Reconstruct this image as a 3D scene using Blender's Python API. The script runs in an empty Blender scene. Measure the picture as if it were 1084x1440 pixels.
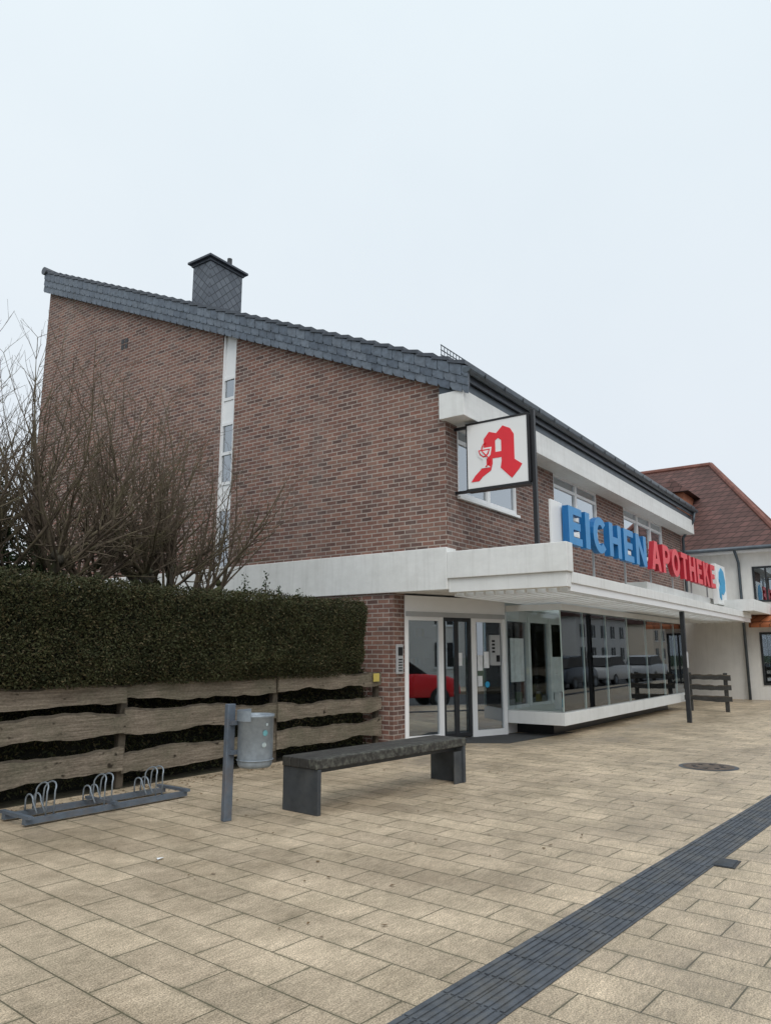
import bpy, math, random
from mathutils import Vector, Matrix, noise as mnoise
random.seed(7)
sc=bpy.context.scene
COL=sc.collection
try:
    sc.view_settings.view_transform='Standard'; sc.view_settings.look='None'; sc.view_settings.exposure=0
except Exception as e: print(e)

# ---------------------------------------------------------------- materials
def nm(name):
    m=bpy.data.materials.new(name); m.use_nodes=True
    nt=m.node_tree; b=nt.nodes['Principled BSDF']
    return m,nt,b
def N(nt,t,**kw):
    n=nt.nodes.new(t)
    for k,v in kw.items():
        if k in n.inputs: n.inputs[k].default_value=v
        else: setattr(n,k,v)
    return n
def c4(c): return (c[0],c[1],c[2],1)
def mix(nt,fac,a,b,blend='MIX'):
    n=nt.nodes.new('ShaderNodeMix'); n.data_type='RGBA'; n.blend_type=blend
    for sock,v in ((n.inputs[0],fac),(n.inputs[6],a),(n.inputs[7],b)):
        if hasattr(v,'is_linked'): nt.links.new(v,sock)
        elif isinstance(v,(int,float)): sock.default_value=v
        else: sock.default_value=c4(v)
    return n.outputs[2]
def ramp(nt,src,p0,p1,c0=(0,0,0),c1=(1,1,1)):
    r=nt.nodes.new('ShaderNodeValToRGB'); r.color_ramp.elements[0].position=p0; r.color_ramp.elements[1].position=p1
    r.color_ramp.elements[0].color=c4(c0); r.color_ramp.elements[1].color=c4(c1)
    nt.links.new(src,r.inputs[0]); return r.outputs[0]
def noise(nt,vec,scale,detail=4,rough=.6):
    n=N(nt,'ShaderNodeTexNoise',Scale=scale,Detail=detail,Roughness=rough)
    nt.links.new(vec,n.inputs['Vector']); return n.outputs['Fac']
def objco(nt,scale=(1,1,1),rot=(0,0,0)):
    t=nt.nodes.new('ShaderNodeTexCoord'); mp=nt.nodes.new('ShaderNodeMapping')
    mp.inputs['Scale'].default_value=scale; mp.inputs['Rotation'].default_value=rot
    nt.links.new(t.outputs['Object'],mp.inputs[0]); return mp.outputs[0]
def bump(nt,b,h,strength=.3,dist=.01):
    n=N(nt,'ShaderNodeBump',Strength=strength,Distance=dist); nt.links.new(h,n.inputs['Height']); nt.links.new(n.outputs[0],b.inputs['Normal'])
def mul(nt,a,k):
    mm=nt.nodes.new('ShaderNodeMath'); mm.operation='MULTIPLY'; mm.inputs[1].default_value=k; nt.links.new(a,mm.inputs[0]); return mm.outputs[0]
def mat(name,col,rough=.6,var=.15,scale=6,metal=0,spec=.4,bmp=0,stretch=(1,1,1),dirt=None,dscale=1.5,damt=.5,streak=0):
    m,nt,b=nm(name); v=objco(nt,stretch)
    f=noise(nt,v,scale,4)
    out=mix(nt,ramp(nt,f,.3,.7),[c*(1-var) for c in col],[min(1,c*(1+var)) for c in col])
    if dirt:
        g=noise(nt,objco(nt),dscale,5,.7)
        out=mix(nt,mul(nt,ramp(nt,g,.45,.75),damt),out,dirt)
    if streak:
        g=noise(nt,objco(nt,(5,5,.35)),1.6,5,.7)
        out=mix(nt,mul(nt,ramp(nt,g,.5,.72),streak),out,(.30,.29,.26))
    nt.links.new(out,b.inputs['Base Color']); b.inputs['Roughness'].default_value=rough
    b.inputs['Metallic'].default_value=metal; b.inputs['Specular IOR Level'].default_value=spec
    if bmp: bump(nt,b,f,bmp,.01)
    return m
def brickmat(name,axis,dark,mortar,bw=.25,rh=.083,ms=.011):
    m,nt,b=nm(name); t=nt.nodes.new('ShaderNodeTexCoord')
    s=nt.nodes.new('ShaderNodeSeparateXYZ'); nt.links.new(t.outputs['Object'],s.inputs[0])
    c=nt.nodes.new('ShaderNodeCombineXYZ')
    nt.links.new(s.outputs[axis],c.inputs[0]); nt.links.new(s.outputs[2],c.inputs[1])
    wob=N(nt,'ShaderNodeTexNoise',Scale=9.0,Detail=1.0); nt.links.new(t.outputs['Object'],wob.inputs['Vector'])
    va=nt.nodes.new('ShaderNodeVectorMath'); va.operation='MULTIPLY_ADD'; va.inputs[1].default_value=(.012,.009,0)
    nt.links.new(wob.outputs['Color'],va.inputs[0]); nt.links.new(c.outputs[0],va.inputs[2])
    br=N(nt,'ShaderNodeTexBrick',offset=.5); br.inputs['Scale'].default_value=1
    br.inputs['Brick Width'].default_value=bw; br.inputs['Row Height'].default_value=rh
    br.inputs['Mortar Size'].default_value=ms; br.inputs['Mortar Smooth'].default_value=.2
    br.inputs['Color1'].default_value=(0,0,0,1); br.inputs['Color2'].default_value=(1,1,1,1); br.inputs['Mortar'].default_value=(.5,.5,.5,1)
    nt.links.new(va.outputs[0],br.inputs['Vector'])
    r=nt.nodes.new('ShaderNodeValToRGB'); cr=r.color_ramp
    st=[(0,(.120,.078,.070)),(.22,(.175,.100,.084)),(.45,(.245,.130,.102)),(.62,(.21,.125,.103)),(.8,(.275,.158,.122)),(1,(.165,.115,.103))]
    cr.elements[0].position=0; cr.elements[0].color=c4([k*dark for k in st[0][1]]); cr.elements[1].position=1; cr.elements[1].color=c4([k*dark for k in st[-1][1]])
    for p_,cc in st[1:-1]:
        e_=cr.elements.new(p_); e_.color=c4([k*dark for k in cc])
    nt.links.new(br.outputs['Color'],r.inputs[0])
    o=mix(nt,br.outputs['Fac'],r.outputs[0],mortar)
    big=noise(nt,t.outputs['Object'],.45,5,.65); fine=noise(nt,t.outputs['Object'],22,4)
    o=mix(nt,ramp(nt,big,.35,.68),o,(.76,.75,.76),'MULTIPLY')
    o=mix(nt,.8,o,ramp(nt,noise(nt,objco(nt,(1,1,3)),2.3,4,.7),.3,.7,(.76,.76,.77),(1.22,1.18,1.15)),'MULTIPLY')
    sf=noise(nt,objco(nt,(1.6,1.6,.10)),1.6,5,.7)
    o=mix(nt,mul(nt,ramp(nt,sf,.5,.72),.25),o,(.29,.26,.235))
    o=mix(nt,.45,o,mix(nt,fine,(.55,.55,.55),(1.35,1.3,1.3)),'MULTIPLY')
    nt.links.new(o,b.inputs['Base Color']); b.inputs['Roughness'].default_value=.85; b.inputs['Specular IOR Level'].default_value=.25
    bump(nt,b,ramp(nt,br.outputs['Fac'],0,1,(1,1,1),(0,0,0)),.5,.01)
    return m
M_bs=brickmat('brick_side_lit',1,1.14,(.44,.395,.355))  # same brick, lighter: the lit side's brightness is put into its colour
M_bf=brickmat('brick_front_shaded',0,.95,(.37,.33,.30))  # same brick, darker: the front's shade is put into its colour
M_white=mat('white_render',(.77,.78,.77),.6,.04,2,dirt=(.5,.5,.46),dscale=1.1,damt=.25,streak=.12)
M_whitest=mat('white_fascia',(.79,.80,.79),.5,.04,2,stretch=(.4,2,4),dirt=(.45,.45,.41),dscale=.9,damt=.30,streak=.22)
M_frame=mat('white_frame',(.80,.81,.82),.35,.02,3)
M_soff=mat('soffit',(.66,.66,.65),.7,.06,2)
M_slate=mat('slate',(.095,.12,.155),.45,.35,9,spec=.5)
M_slate2=mat('slate_dark',(.05,.06,.078),.4,.3,9,spec=.5)
M_gutter=mat('gutter_zinc',(.09,.11,.13),.4,.2,4,metal=.3)
M_dark=mat('dark_steel',(.035,.038,.042),.45,.2,6,metal=.4)
M_black=mat('black_frame',(.012,.012,.014),.35,.1,6)
M_red=mat('sign_red',(.78,.025,.04),.35,.04,3)
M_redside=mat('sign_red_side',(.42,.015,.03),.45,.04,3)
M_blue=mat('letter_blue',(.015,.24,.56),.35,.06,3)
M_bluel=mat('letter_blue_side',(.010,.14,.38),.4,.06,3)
M_logo=mat('logo_blue',(.03,.33,.60),.4,.06,3)
M_panel=mat('sign_white',(.85,.86,.86),.3,.02,3,dirt=(.6,.6,.58),damt=.2)
M_galv=mat('galvanised',(.26,.30,.34),.45,.16,14,metal=.35,dirt=(.16,.18,.20),dscale=4)
M_galvd=mat('painted_steel',(.12,.15,.19),.5,.2,8,metal=.2,dirt=(.2,.13,.08),dscale=5,damt=.35)
M_benchleg=mat('bench_leg_steel',(.05,.057,.065),.55,.25,5,dirt=(.11,.11,.10),dscale=3,damt=.5)
def woodmat():
    m,nt,b=nm('weathered_fence_wood')
    g=noise(nt,objco(nt,(.7,8,11)),4,6,.7); big=noise(nt,objco(nt),1.3,5,.7); fine=noise(nt,objco(nt,(1,1,2)),26,4,.7)
    o=mix(nt,ramp(nt,g,.3,.7),(.105,.085,.065),(.31,.26,.205))
    o=mix(nt,mul(nt,ramp(nt,big,.42,.62),.55),o,(.11,.11,.075))
    o=mix(nt,.55,o,ramp(nt,fine,.35,.65,(.5,.5,.5),(1.3,1.3,1.3)),'MULTIPLY')
    kn=noise(nt,objco(nt,(1,1,1.6)),5.5,2,.5); o=mix(nt,ramp(nt,kn,.68,.74),o,(.035,.028,.02))
    nt.links.new(o,b.inputs['Base Color']); b.inputs['Roughness'].default_value=.88; b.inputs['Specular IOR Level'].default_value=.2
    bump(nt,b,g,.6,.012); return m
M_wood=woodmat()
M_bark=mat('fence_bark_edge',(.085,.07,.052),.9,.4,8,bmp=.6)
M_bwood=mat('bench_wood',(.040,.039,.037),.6,.35,4,stretch=(.5,6,6),bmp=.3,dirt=(.12,.12,.105),dscale=5,damt=.35)
M_bedge=mat('bench_wood_lichen',(.036,.034,.031),.8,.4,8,bmp=.4,dirt=(.24,.25,.21),dscale=17,damt=.6)
M_branch=mat('branch_bark',(.105,.080,.058),.85,.35,5,dirt=(.13,.13,.05),dscale=2,damt=.6)
M_trunk=mat('mossy_trunk',(.06,.052,.04),.95,.4,7,bmp=.7,dirt=(.10,.13,.03),dscale=3,damt=.8)
M_green=mat('lime_panel',(.50,.60,.05),.4,.05,2)
M_asph=mat('asphalt',(.055,.056,.058),.9,.25,60,bmp=.3)
M_soil=mat('soil',(.06,.05,.035),.95,.4,8,dirt=(.06,.09,.03),dscale=2)
M_gnd=mat('ground_grass',(.06,.085,.035),.95,.3,3)
M_int=mat('interior_wall',(.78,.77,.75),.8,.05,2)
M_intf=mat('interior_floor',(.55,.52,.48),.5,.1,2)
M_poster=mat('poster_paper',(.76,.78,.80),.6,.12,7)
M_grey=mat('grey_plastic',(.40,.41,.42),.5,.06,5)
M_tactd=mat('kerb_stone',(.33,.32,.30),.85,.12,8)
M_curtain=mat('curtain',(.70,.72,.73),.8,.12,6,stretch=(6,6,.3))
M_hwall=mat('house_render',(.76,.75,.72),.8,.05,2,dirt=(.5,.48,.44),dscale=.7,damt=.3,streak=.15)

def glassmat(name,tint=(.75,.80,.80),refl=.12,col=(.9,.95,1),k=1.6):
    m=bpy.data.materials.new(name); m.use_nodes=True; nt=m.node_tree; nt.nodes.clear()
    o=nt.nodes.new('ShaderNodeOutputMaterial'); mx=nt.nodes.new('ShaderNodeMixShader')
    tr=nt.nodes.new('ShaderNodeBsdfTransparent'); tr.inputs[0].default_value=c4(tint)
    gl=nt.nodes.new('ShaderNodeBsdfGlossy'); gl.inputs['Roughness'].default_value=.012; gl.inputs[0].default_value=c4(col)
    lw=nt.nodes.new('ShaderNodeFresnel'); lw.inputs[0].default_value=1.5
    ma=nt.nodes.new('ShaderNodeMath'); ma.operation='MULTIPLY_ADD'; ma.inputs[1].default_value=k; ma.inputs[2].default_value=refl; ma.use_clamp=True
    nt.links.new(lw.outputs[0],ma.inputs[0]); nt.links.new(ma.outputs[0],mx.inputs[0])
    nt.links.new(tr.outputs[0],mx.inputs[1]); nt.links.new(gl.outputs[0],mx.inputs[2]); nt.links.new(mx.outputs[0],o.inputs[0])
    return m
M_glass=glassmat('shop_glass',(.62,.67,.67),.24)
M_sglass=glassmat('shopfront_glass_clear',(.86,.90,.90),.08,k=1.2)
M_vitr=glassmat('vitrine_glass',(.93,.96,.95),.02,k=1.1)
M_wing=glassmat('window_glass',(.6,.66,.68),.30)
def transl():
    m=bpy.data.materials.new('translucent_sheet'); m.use_nodes=True; nt=m.node_tree; nt.nodes.clear()
    o=nt.nodes.new('ShaderNodeOutputMaterial'); a=nt.nodes.new('ShaderNodeAddShader')
    tr=nt.nodes.new('ShaderNodeBsdfTransparent'); tr.inputs[0].default_value=(.50,.51,.51,1)
    tl=nt.nodes.new('ShaderNodeBsdfTranslucent'); tl.inputs[0].default_value=(.47,.48,.47,1)
    nt.links.new(tr.outputs[0],a.inputs[0]); nt.links.new(tl.outputs[0],a.inputs[1]); nt.links.new(a.outputs[0],o.inputs[0]); return m
M_transl=transl()

def paving():
    m,nt,b=nm('paving_slabs'); 
    v=objco(nt,(1,1,1),(0,0,math.radians(4.5)+math.pi/2))
    br=N(nt,'ShaderNodeTexBrick',offset=.5); br.inputs['Scale'].default_value=1
    br.inputs['Brick Width'].default_value=.60; br.inputs['Row Height'].default_value=.30
    br.inputs['Mortar Size'].default_value=.005; br.inputs['Mortar Smooth'].default_value=.4
    br.inputs['Color1'].default_value=(.69,.565,.415,1); br.inputs['Color2'].default_value=(.57,.465,.345,1); br.inputs['Mortar'].default_value=(.14,.125,.08,1)
    nt.links.new(v,br.inputs['Vector'])
    oc=objco(nt)
    sp=noise(nt,oc,110,3,.8); o=mix(nt,.95,br.outputs['Color'],ramp(nt,sp,.36,.64,(.38,.37,.36),(1.45,1.43,1.40)),'MULTIPLY')
    sp2=noise(nt,objco(nt,(.6,3,1)),16,4,.8); o=mix(nt,.8,o,ramp(nt,sp2,.3,.7,(.60,.59,.58),(1.26,1.26,1.26)),'MULTIPLY')
    big=noise(nt,oc,.55,8,.78); wet=ramp(nt,big,.36,.60,(1,1,1),(0,0,0))
    o=mix(nt,mul(nt,wet,.62),o,mix(nt,1.0,o,(.50,.485,.465),'MULTIPLY'))
    md=noise(nt,oc,1.7,6,.8); o=mix(nt,.75,o,ramp(nt,md,.34,.62,(.62,.63,.60),(1.14,1.14,1.14)),'MULTIPLY')
    br2=N(nt,'ShaderNodeTexBrick',offset=.5); br2.inputs['Scale'].default_value=1
    br2.inputs['Brick Width'].default_value=.60; br2.inputs['Row Height'].default_value=.30
    br2.inputs['Mortar Size'].default_value=.03; br2.inputs['Mortar Smooth'].default_value=1.0
    nt.links.new(v,br2.inputs['Vector'])
    dn=noise(nt,oc,7,4,.8); mm=nt.nodes.new('ShaderNodeMath'); mm.operation='MULTIPLY'
    nt.links.new(br2.outputs['Fac'],mm.inputs[0]); nt.links.new(ramp(nt,dn,.42,.66),mm.inputs[1])
    o=mix(nt,mul(nt,mm.outputs[0],.75),o,(.14,.125,.075))
    nt.links.new(o,b.inputs['Base Color'])
    nt.links.new(ramp(nt,big,.36,.60,(.28,.28,.28),(.72,.72,.72)),b.inputs['Roughness']); b.inputs['Specular IOR Level'].default_value=.5
    h=mix(nt,br.outputs['Fac'],mix(nt,.4,(.8,.8,.8),sp),(0,0,0)); bump(nt,b,h,.6,.007)
    return m
M_pave=paving()
def roofmat(name,col):
    m,nt,b=nm(name); v=objco(nt)
    s=nt.nodes.new('ShaderNodeSeparateXYZ'); nt.links.new(v,s.inputs[0])
    a=nt.nodes.new('ShaderNodeMath'); a.operation='ADD'; nt.links.new(s.outputs[0],a.inputs[0]); nt.links.new(s.outputs[1],a.inputs[1])
    c=nt.nodes.new('ShaderNodeCombineXYZ'); nt.links.new(a.outputs[0],c.inputs[0]); nt.links.new(s.outputs[2],c.inputs[1])
    br=N(nt,'ShaderNodeTexBrick',offset=.5); br.inputs['Scale'].default_value=1
    br.inputs['Brick Width'].default_value=.30; br.inputs['Row Height'].default_value=.22; br.inputs['Mortar Size'].default_value=.02
    br.inputs['Color1'].default_value=c4(col); br.inputs['Color2'].default_value=c4([k*.65 for k in col]); br.inputs['Mortar'].default_value=c4([k*.3 for k in col])
    nt.links.new(c.outputs[0],br.inputs['Vector'])
    o=mix(nt,.6,br.outputs['Color'],ramp(nt,noise(nt,v,1.2,6),.3,.7,(.6,.62,.6),(1.2,1.1,1.1)),'MULTIPLY')
    nt.links.new(o,b.inputs['Base Color']); b.inputs['Roughness'].default_value=.75
    bump(nt,b,br.outputs['Fac'],-.6,.02); return m
M_rtile=roofmat('red_roof_tiles',(.15,.075,.065))
M_rtile2=roofmat('orange_roof_tiles',(.50,.17,.07))
def diamond():
    m,nt,b=nm('diamond_slates'); t=nt.nodes.new('ShaderNodeTexCoord')
    s=nt.nodes.new('ShaderNodeSeparateXYZ'); nt.links.new(t.outputs['Object'],s.inputs[0])
    a=nt.nodes.new('ShaderNodeMath'); a.operation='ADD'; nt.links.new(s.outputs[0],a.inputs[0]); nt.links.new(s.outputs[1],a.inputs[1])
    c=nt.nodes.new('ShaderNodeCombineXYZ'); nt.links.new(a.outputs[0],c.inputs[0]); nt.links.new(s.outputs[2],c.inputs[1])
    mp=nt.nodes.new('ShaderNodeMapping'); mp.inputs['Rotation'].default_value=(0,0,math.radians(45)); nt.links.new(c.outputs[0],mp.inputs[0])
    br=N(nt,'ShaderNodeTexBrick',offset=0.0); br.inputs['Scale'].default_value=1
    br.inputs['Brick Width'].default_value=.19; br.inputs['Row Height'].default_value=.19; br.inputs['Mortar Size'].default_value=.012
    br.inputs['Color1'].default_value=(.13,.15,.18,1); br.inputs['Color2'].default_value=(.085,.10,.125,1); br.inputs['Mortar'].default_value=(.03,.035,.045,1)
    nt.links.new(mp.outputs[0],br.inputs['Vector']); nt.links.new(br.outputs['Color'],b.inputs['Base Color']); b.inputs['Roughness'].default_value=.5
    bump(nt,b,br.outputs['Fac'],-.5,.01); return m
M_diam=diamond()
def leafmat(name,a,bb,sc_=6):
    m,nt,b=nm(name); v=objco(nt)
    o=mix(nt,ramp(nt,noise(nt,v,sc_,4,.7),.3,.7),a,bb)
    nt.links.new(o,b.inputs['Base Color']); b.inputs['Roughness'].default_value=.65; b.inputs['Specular IOR Level'].default_value=.2
    return m
M_hedge=leafmat('hedge_leaves',(.022,.028,.013),(.070,.074,.032),3)
M_hedge2=leafmat('hedge_leaves_brown',(.055,.045,.025),(.12,.10,.05),4)
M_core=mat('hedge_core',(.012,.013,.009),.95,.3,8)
M_ever=leafmat('evergreen_leaves',(.02,.035,.015),(.06,.09,.035),4)
M_dist=leafmat('distant_foliage',(.05,.06,.045),(.10,.11,.08),.6)

# ---------------------------------------------------------------- geometry helpers
def E(name):
    o=bpy.data.objects.new(name,None); COL.objects.link(o); return o
def mesh(name,verts,faces,m,parent=None,smooth=False,mats=None,midx=None):
    me=bpy.data.meshes.new(name); me.from_pydata(verts,[],faces)
    for x in (mats or [m]): me.materials.append(x)
    if midx: me.polygons.foreach_set('material_index',midx)
    if smooth: me.polygons.foreach_set('use_smooth',[True]*len(me.polygons))
    me.update(); o=bpy.data.objects.new(name,me); COL.objects.link(o)
    if parent: o.parent=parent
    return o
def bev(o,w=.01,seg=2):
    b=o.modifiers.new('bev','BEVEL'); b.width=w; b.segments=seg; b.limit_method='ANGLE'; return o
def box(name,x0,x1,y0,y1,z0,z1,m,parent=None,bv=0,M=None):
    v=[(x,y,z) for z in (z0,z1) for y in (y0,y1) for x in (x0,x1)]
    if M: v=[tuple(M@Vector(p)) for p in v]
    f=[(0,2,3,1),(4,5,7,6),(0,1,5,4),(2,6,7,3),(0,4,6,2),(1,3,7,5)]
    o=mesh(name,v,f,m,parent)
    if bv: bev(o,bv)
    return o
def boxes(name,lst,m,parent=None,M=None):
    V=[];F=[]
    for (x0,x1,y0,y1,z0,z1) in lst:
        k=len(V); vv=[(x,y,z) for z in (z0,z1) for y in (y0,y1) for x in (x0,x1)]
        if M: vv=[tuple(M@Vector(p)) for p in vv]
        V+=vv; F+=[tuple(i+k for i in f) for f in [(0,2,3,1),(4,5,7,6),(0,1,5,4),(2,6,7,3),(0,4,6,2),(1,3,7,5)]]
    return mesh(name,V,F,m,parent)
def prism(name,pts,axis,a,b,m,parent=None,bv=0):
    n=len(pts)
    def P(p,t): return {'X':(t,p[0],p[1]),'Y':(p[0],t,p[1]),'Z':(p[0],p[1],t)}[axis]
    v=[P(p,a) for p in pts]+[P(p,b) for p in pts]
    f=[tuple(range(n))[::-1],tuple(range(n,2*n))]+[(i,(i+1)%n,n+(i+1)%n,n+i) for i in range(n)]
    o=mesh(name,v,f,m,parent)
    import bmesh
    bm=bmesh.new(); bm.from_mesh(o.data); bmesh.ops.recalc_face_normals(bm,faces=bm.faces); bm.to_mesh(o.data); bm.free()
    if bv: bev(o,bv)
    return o
def tube(V,F,pts,rad,sides=5,cap=False):
    k0=len(V); n=len(pts)
    for i,p in enumerate(pts):
        d=(pts[min(i+1,n-1)]-pts[max(i-1,0)]); 
        if d.length<1e-6: d=Vector((0,0,1))
        d.normalize(); a=d.cross(Vector((0.31,.95,.05))); 
        if a.length<1e-3: a=d.cross(Vector((1,0,0)))
        a.normalize(); b=d.cross(a)
        for s in range(sides):
            t=2*math.pi*s/sides; V.append(tuple(p+(a*math.cos(t)+b*math.sin(t))*rad[i]))
    for i in range(n-1):
        for s in range(sides):
            A=k0+i*sides+s; B=k0+i*sides+(s+1)%sides
            F.append((A,B,B+sides,A+sides))
    if cap:
        F.append(tuple(k0+s for s in range(sides))[::-1]); F.append(tuple(k0+(n-1)*sides+s for s in range(sides)))
def cyl(name,p0,p1,r,m,parent=None,sides=16,r2=None):
    V=[];F=[]; tube(V,F,[Vector(p0),Vector(p1)],[r,r if r2 is None else r2],sides,True)
    o=mesh(name,V,F,m,parent); 
    for p in o.data.polygons: p.use_smooth=len(p.vertices)==4
    return o
def pipe(name,pts,r,m,parent=None,sides=8):
    V=[];F=[]; tube(V,F,[Vector(p) for p in pts],[r]*len(pts),sides,True); o=mesh(name,V,F,m,parent)
    for p in o.data.polygons: p.use_smooth=len(p.vertices)==4
    return o

# ---------------------------------------------------------------- camera / world / sun
f=1051.; pitch=math.atan(199/f)
cam=bpy.data.cameras.new('camera'); co=bpy.data.objects.new('camera',cam); COL.objects.link(co); sc.camera=co
cam.sensor_fit='VERTICAL'; cam.sensor_height=24; cam.sensor_width=24*.7528; cam.lens=24*1045/1440
cam.clip_start=.05; cam.clip_end=2000
co.location=(0,0,1.6); co.rotation_euler=(math.pi/2+pitch,0,math.radians(35.3-90))
w=bpy.data.worlds.new('World'); sc.world=w; w.use_nodes=True; nt=w.node_tree
bg=nt.nodes['Background']
sky=nt.nodes.new('ShaderNodeTexSky'); sky.sky_type='NISHITA'; sky.sun_disc=False
SE,SA=math.radians(49),math.radians(221)
sky.sun_elevation=SE; sky.sun_rotation=SA
tc=nt.nodes.new('ShaderNodeTexCoord'); sp=nt.nodes.new('ShaderNodeSeparateXYZ'); nt.links.new(tc.outputs['Generated'],sp.inputs[0])
grad=ramp(nt,sp.outputs[2],0.0,.75,(7.2,7.65,8.25),(8.2,9.05,9.5))
cl=noise(nt,tc.outputs['Generated'],1.3,5,.55)
cloud=mix(nt,.6,grad,ramp(nt,cl,.3,.7,(.92,.935,.955),(1.06,1.05,1.04)),'MULTIPLY')
nt.links.new(mix(nt,.93,sky.outputs[0],cloud),bg.inputs[0]); bg.inputs[1].default_value=.108
sun=bpy.data.lights.new('sun','SUN'); sun.energy=1.35; sun.angle=math.radians(40); sun.color=(1,.96,.9)
so=bpy.data.objects.new('sun',sun); COL.objects.link(so)
d=Vector((-.55,-.62,.95)).normalized(); so.rotation_euler=d.to_track_quat('Z','Y').to_euler()

# ---------------------------------------------------------------- ground
mesh('ground',[(-400,-400,-.13),(400,-400,-.13),(400,400,-.13),(-400,400,-.13)],[(0,1,2,3)],M_gnd)
mesh('street',[(-80,-9,-.12),(120,-9,-.12),(120,-1.4,-.12),(-80,-1.4,-.12)],[(0,1,2,3)],M_asph)
box('pavement',-60,110,-1.25,30,-.119,0,M_pave)
box('kerb',-60,110,-1.4,-1.253,-.115,.004,M_tactd,bv=.01)
box('opposite_pavement',-80,120,-13,-9.003,-.125,0,M_pave)
mesh('garden_soil',[(-20,8.0,.004),(11.1,8.0,.004),(11.1,29,.004),(-20,29,.004)],[(0,1,2,3)],M_soil)

M_tact=mat('tactile_grey',(.075,.085,.10),.7,.3,10,dirt=(.17,.155,.125),dscale=4,damt=.5)
def strip():
    o0=Vector((3.135,1.885,0)); dirv=Vector((8.93-3.135,1.465-1.885,0)); dirv.normalize(); nrm=Vector((-dirv.y,dirv.x,0))
    M=Matrix(((dirv.x,nrm.x,0,o0.x),(dirv.y,nrm.y,0,o0.y),(0,0,1,0),(0,0,0,1)))
    L=[];R=[]
    x=-4
    while x<40:
        for j in (0,1):
            y0=-.185+j*.185
            L.append((x+.003,x+.297,y0+.003,y0+.182,.001,.006+random.uniform(0,.001)))
            for k in range(4):
                yy=y0+.018+k*.042
                R.append((x+.008,x+.292,yy,yy+.024,.0072,.0125))
        x+=.30
    p=E('tactile_paving')
    boxes('slabs',L,M_tact,p,M); boxes('ribs',R,M_tact,p,M)
strip()
def disc(V,F,c,r,z,n=40):
    k=len(V); V+= [(c[0]+r*math.cos(2*math.pi*i/n),c[1]+r*math.sin(2*math.pi*i/n),z) for i in range(n)]; F.append(tuple(range(k,k+n)))
p=E('manhole_cover'); V=[];F=[]; disc(V,F,(11.7,2.65),.40,.004); mesh('frame_ring',V,F,M_tact,p)
V=[];F=[]; disc(V,F,(11.7,2.65),.34,.008); mesh('cover',V,F,mat('rusty_iron',(.10,.075,.06),.7,.4,12,dirt=(.2,.15,.1),dscale=8),p)
boxes('cover_ribs',[(11.7+math.cos(a)*.2-.03,11.7+math.cos(a)*.2+.03,2.65+math.sin(a)*.2-.03,2.65+math.sin(a)*.2+.03,.0085,.013) for a in [i*math.pi/4 for i in range(8)]],M_dark,p)
p=E('gully_cover'); box('frame',6.40,6.66,1.32,1.50,.001,.006,M_dark,p); boxes('bars',[(6.42+i*.03,6.435+i*.03,1.34,1.48,.0065,.011) for i in range(8)],M_tact,p)

# ---------------------------------------------------------------- main building
B=E('brick_pharmacy_building')
XS=11.2; YF=6.6; YB=20.35; XE=27.6
sl=.439
def zr(y): return 6.91+sl*(y-6.6)
def wallpiece(n,y0,y1,z0):
    prism(n,[(y0,z0),(y1,z0),(y1,zr(y1)-.35),(y0,zr(y0)-.35)],'X',XS,XS+.3,M_bs,B)
wallpiece('side_wall_front_part',YF+.005,12.14,3.43)
wallpiece('side_wall_rear_part',12.60,YB,3.43)
box('side_wall_ground_floor',XS+.02,XS+.3,7.86,YB,0,2.68,M_bs,B)
box('pillar_front_facing',XS+.021,11.6,7.78,7.858,0,2.68,M_bf,B)
box('rear_wall',XS+.3,XE,YB-.3,YB-.01,0,12.4,M_bf,B)
prism('far_side_wall',[(7.0,0),(YB,0),(YB,12.4),(7.0,6.4)],'X',XE-.3,XE,M_bs,B)
box('floor_band_side',XS-.03,XS+.3,YF-.001,YB,2.68,3.427,M_whitest,B,bv=.01)
box('floor_slab_soffit',XS+.3,XE,YF,YB-.3,2.70,3.0,M_soff,B)
box('strip_window_backing',XS+.16,XS+.2,12.14,12.60,3.43,8.95,mat('white_panels',(.78,.79,.80),.5,.02,2),B)
fr=[]
zz=[3.43,4.15,4.75,5.35,6.05,6.75,7.35,7.85,8.95]
for a in zz[:-1]: fr.append((XS+.05,XS+.13,12.14,12.60,a-.035,a+.035))
fr+= [(XS+.03,XS+.15,12.14,12.20,3.44,8.93),(XS+.03,XS+.15,12.54,12.60,3.44,8.93)]
boxes('strip_window_frame',fr,M_frame,B)
M_dim=mat('dim_room',(.30,.37,.43),.8,.2,3)
for i,(a,b) in enumerate(zip(zz[:-1],zz[1:])):
    if i in (0,1,3,4,6):
        box('strip_window_glass',XS+.08,XS+.085,12.20,12.54,a+.035,b-.035,M_wing,B)
        box('strip_window_dark',XS+.14,XS+.15,12.20,12.54,a+.035,b-.035,M_dim,B)
    else: box('strip_window_panel',XS+.07,XS+.09,12.20,12.54,a+.035,b-.035,M_frame,B)
boxes('wall_vent',[(XS-.01,XS+.01,16.3+j*.16,16.42+j*.16,9.55+k*.16,9.67+k*.16) for j in (0,1) for k in (0,1)],M_black,B)

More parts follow.
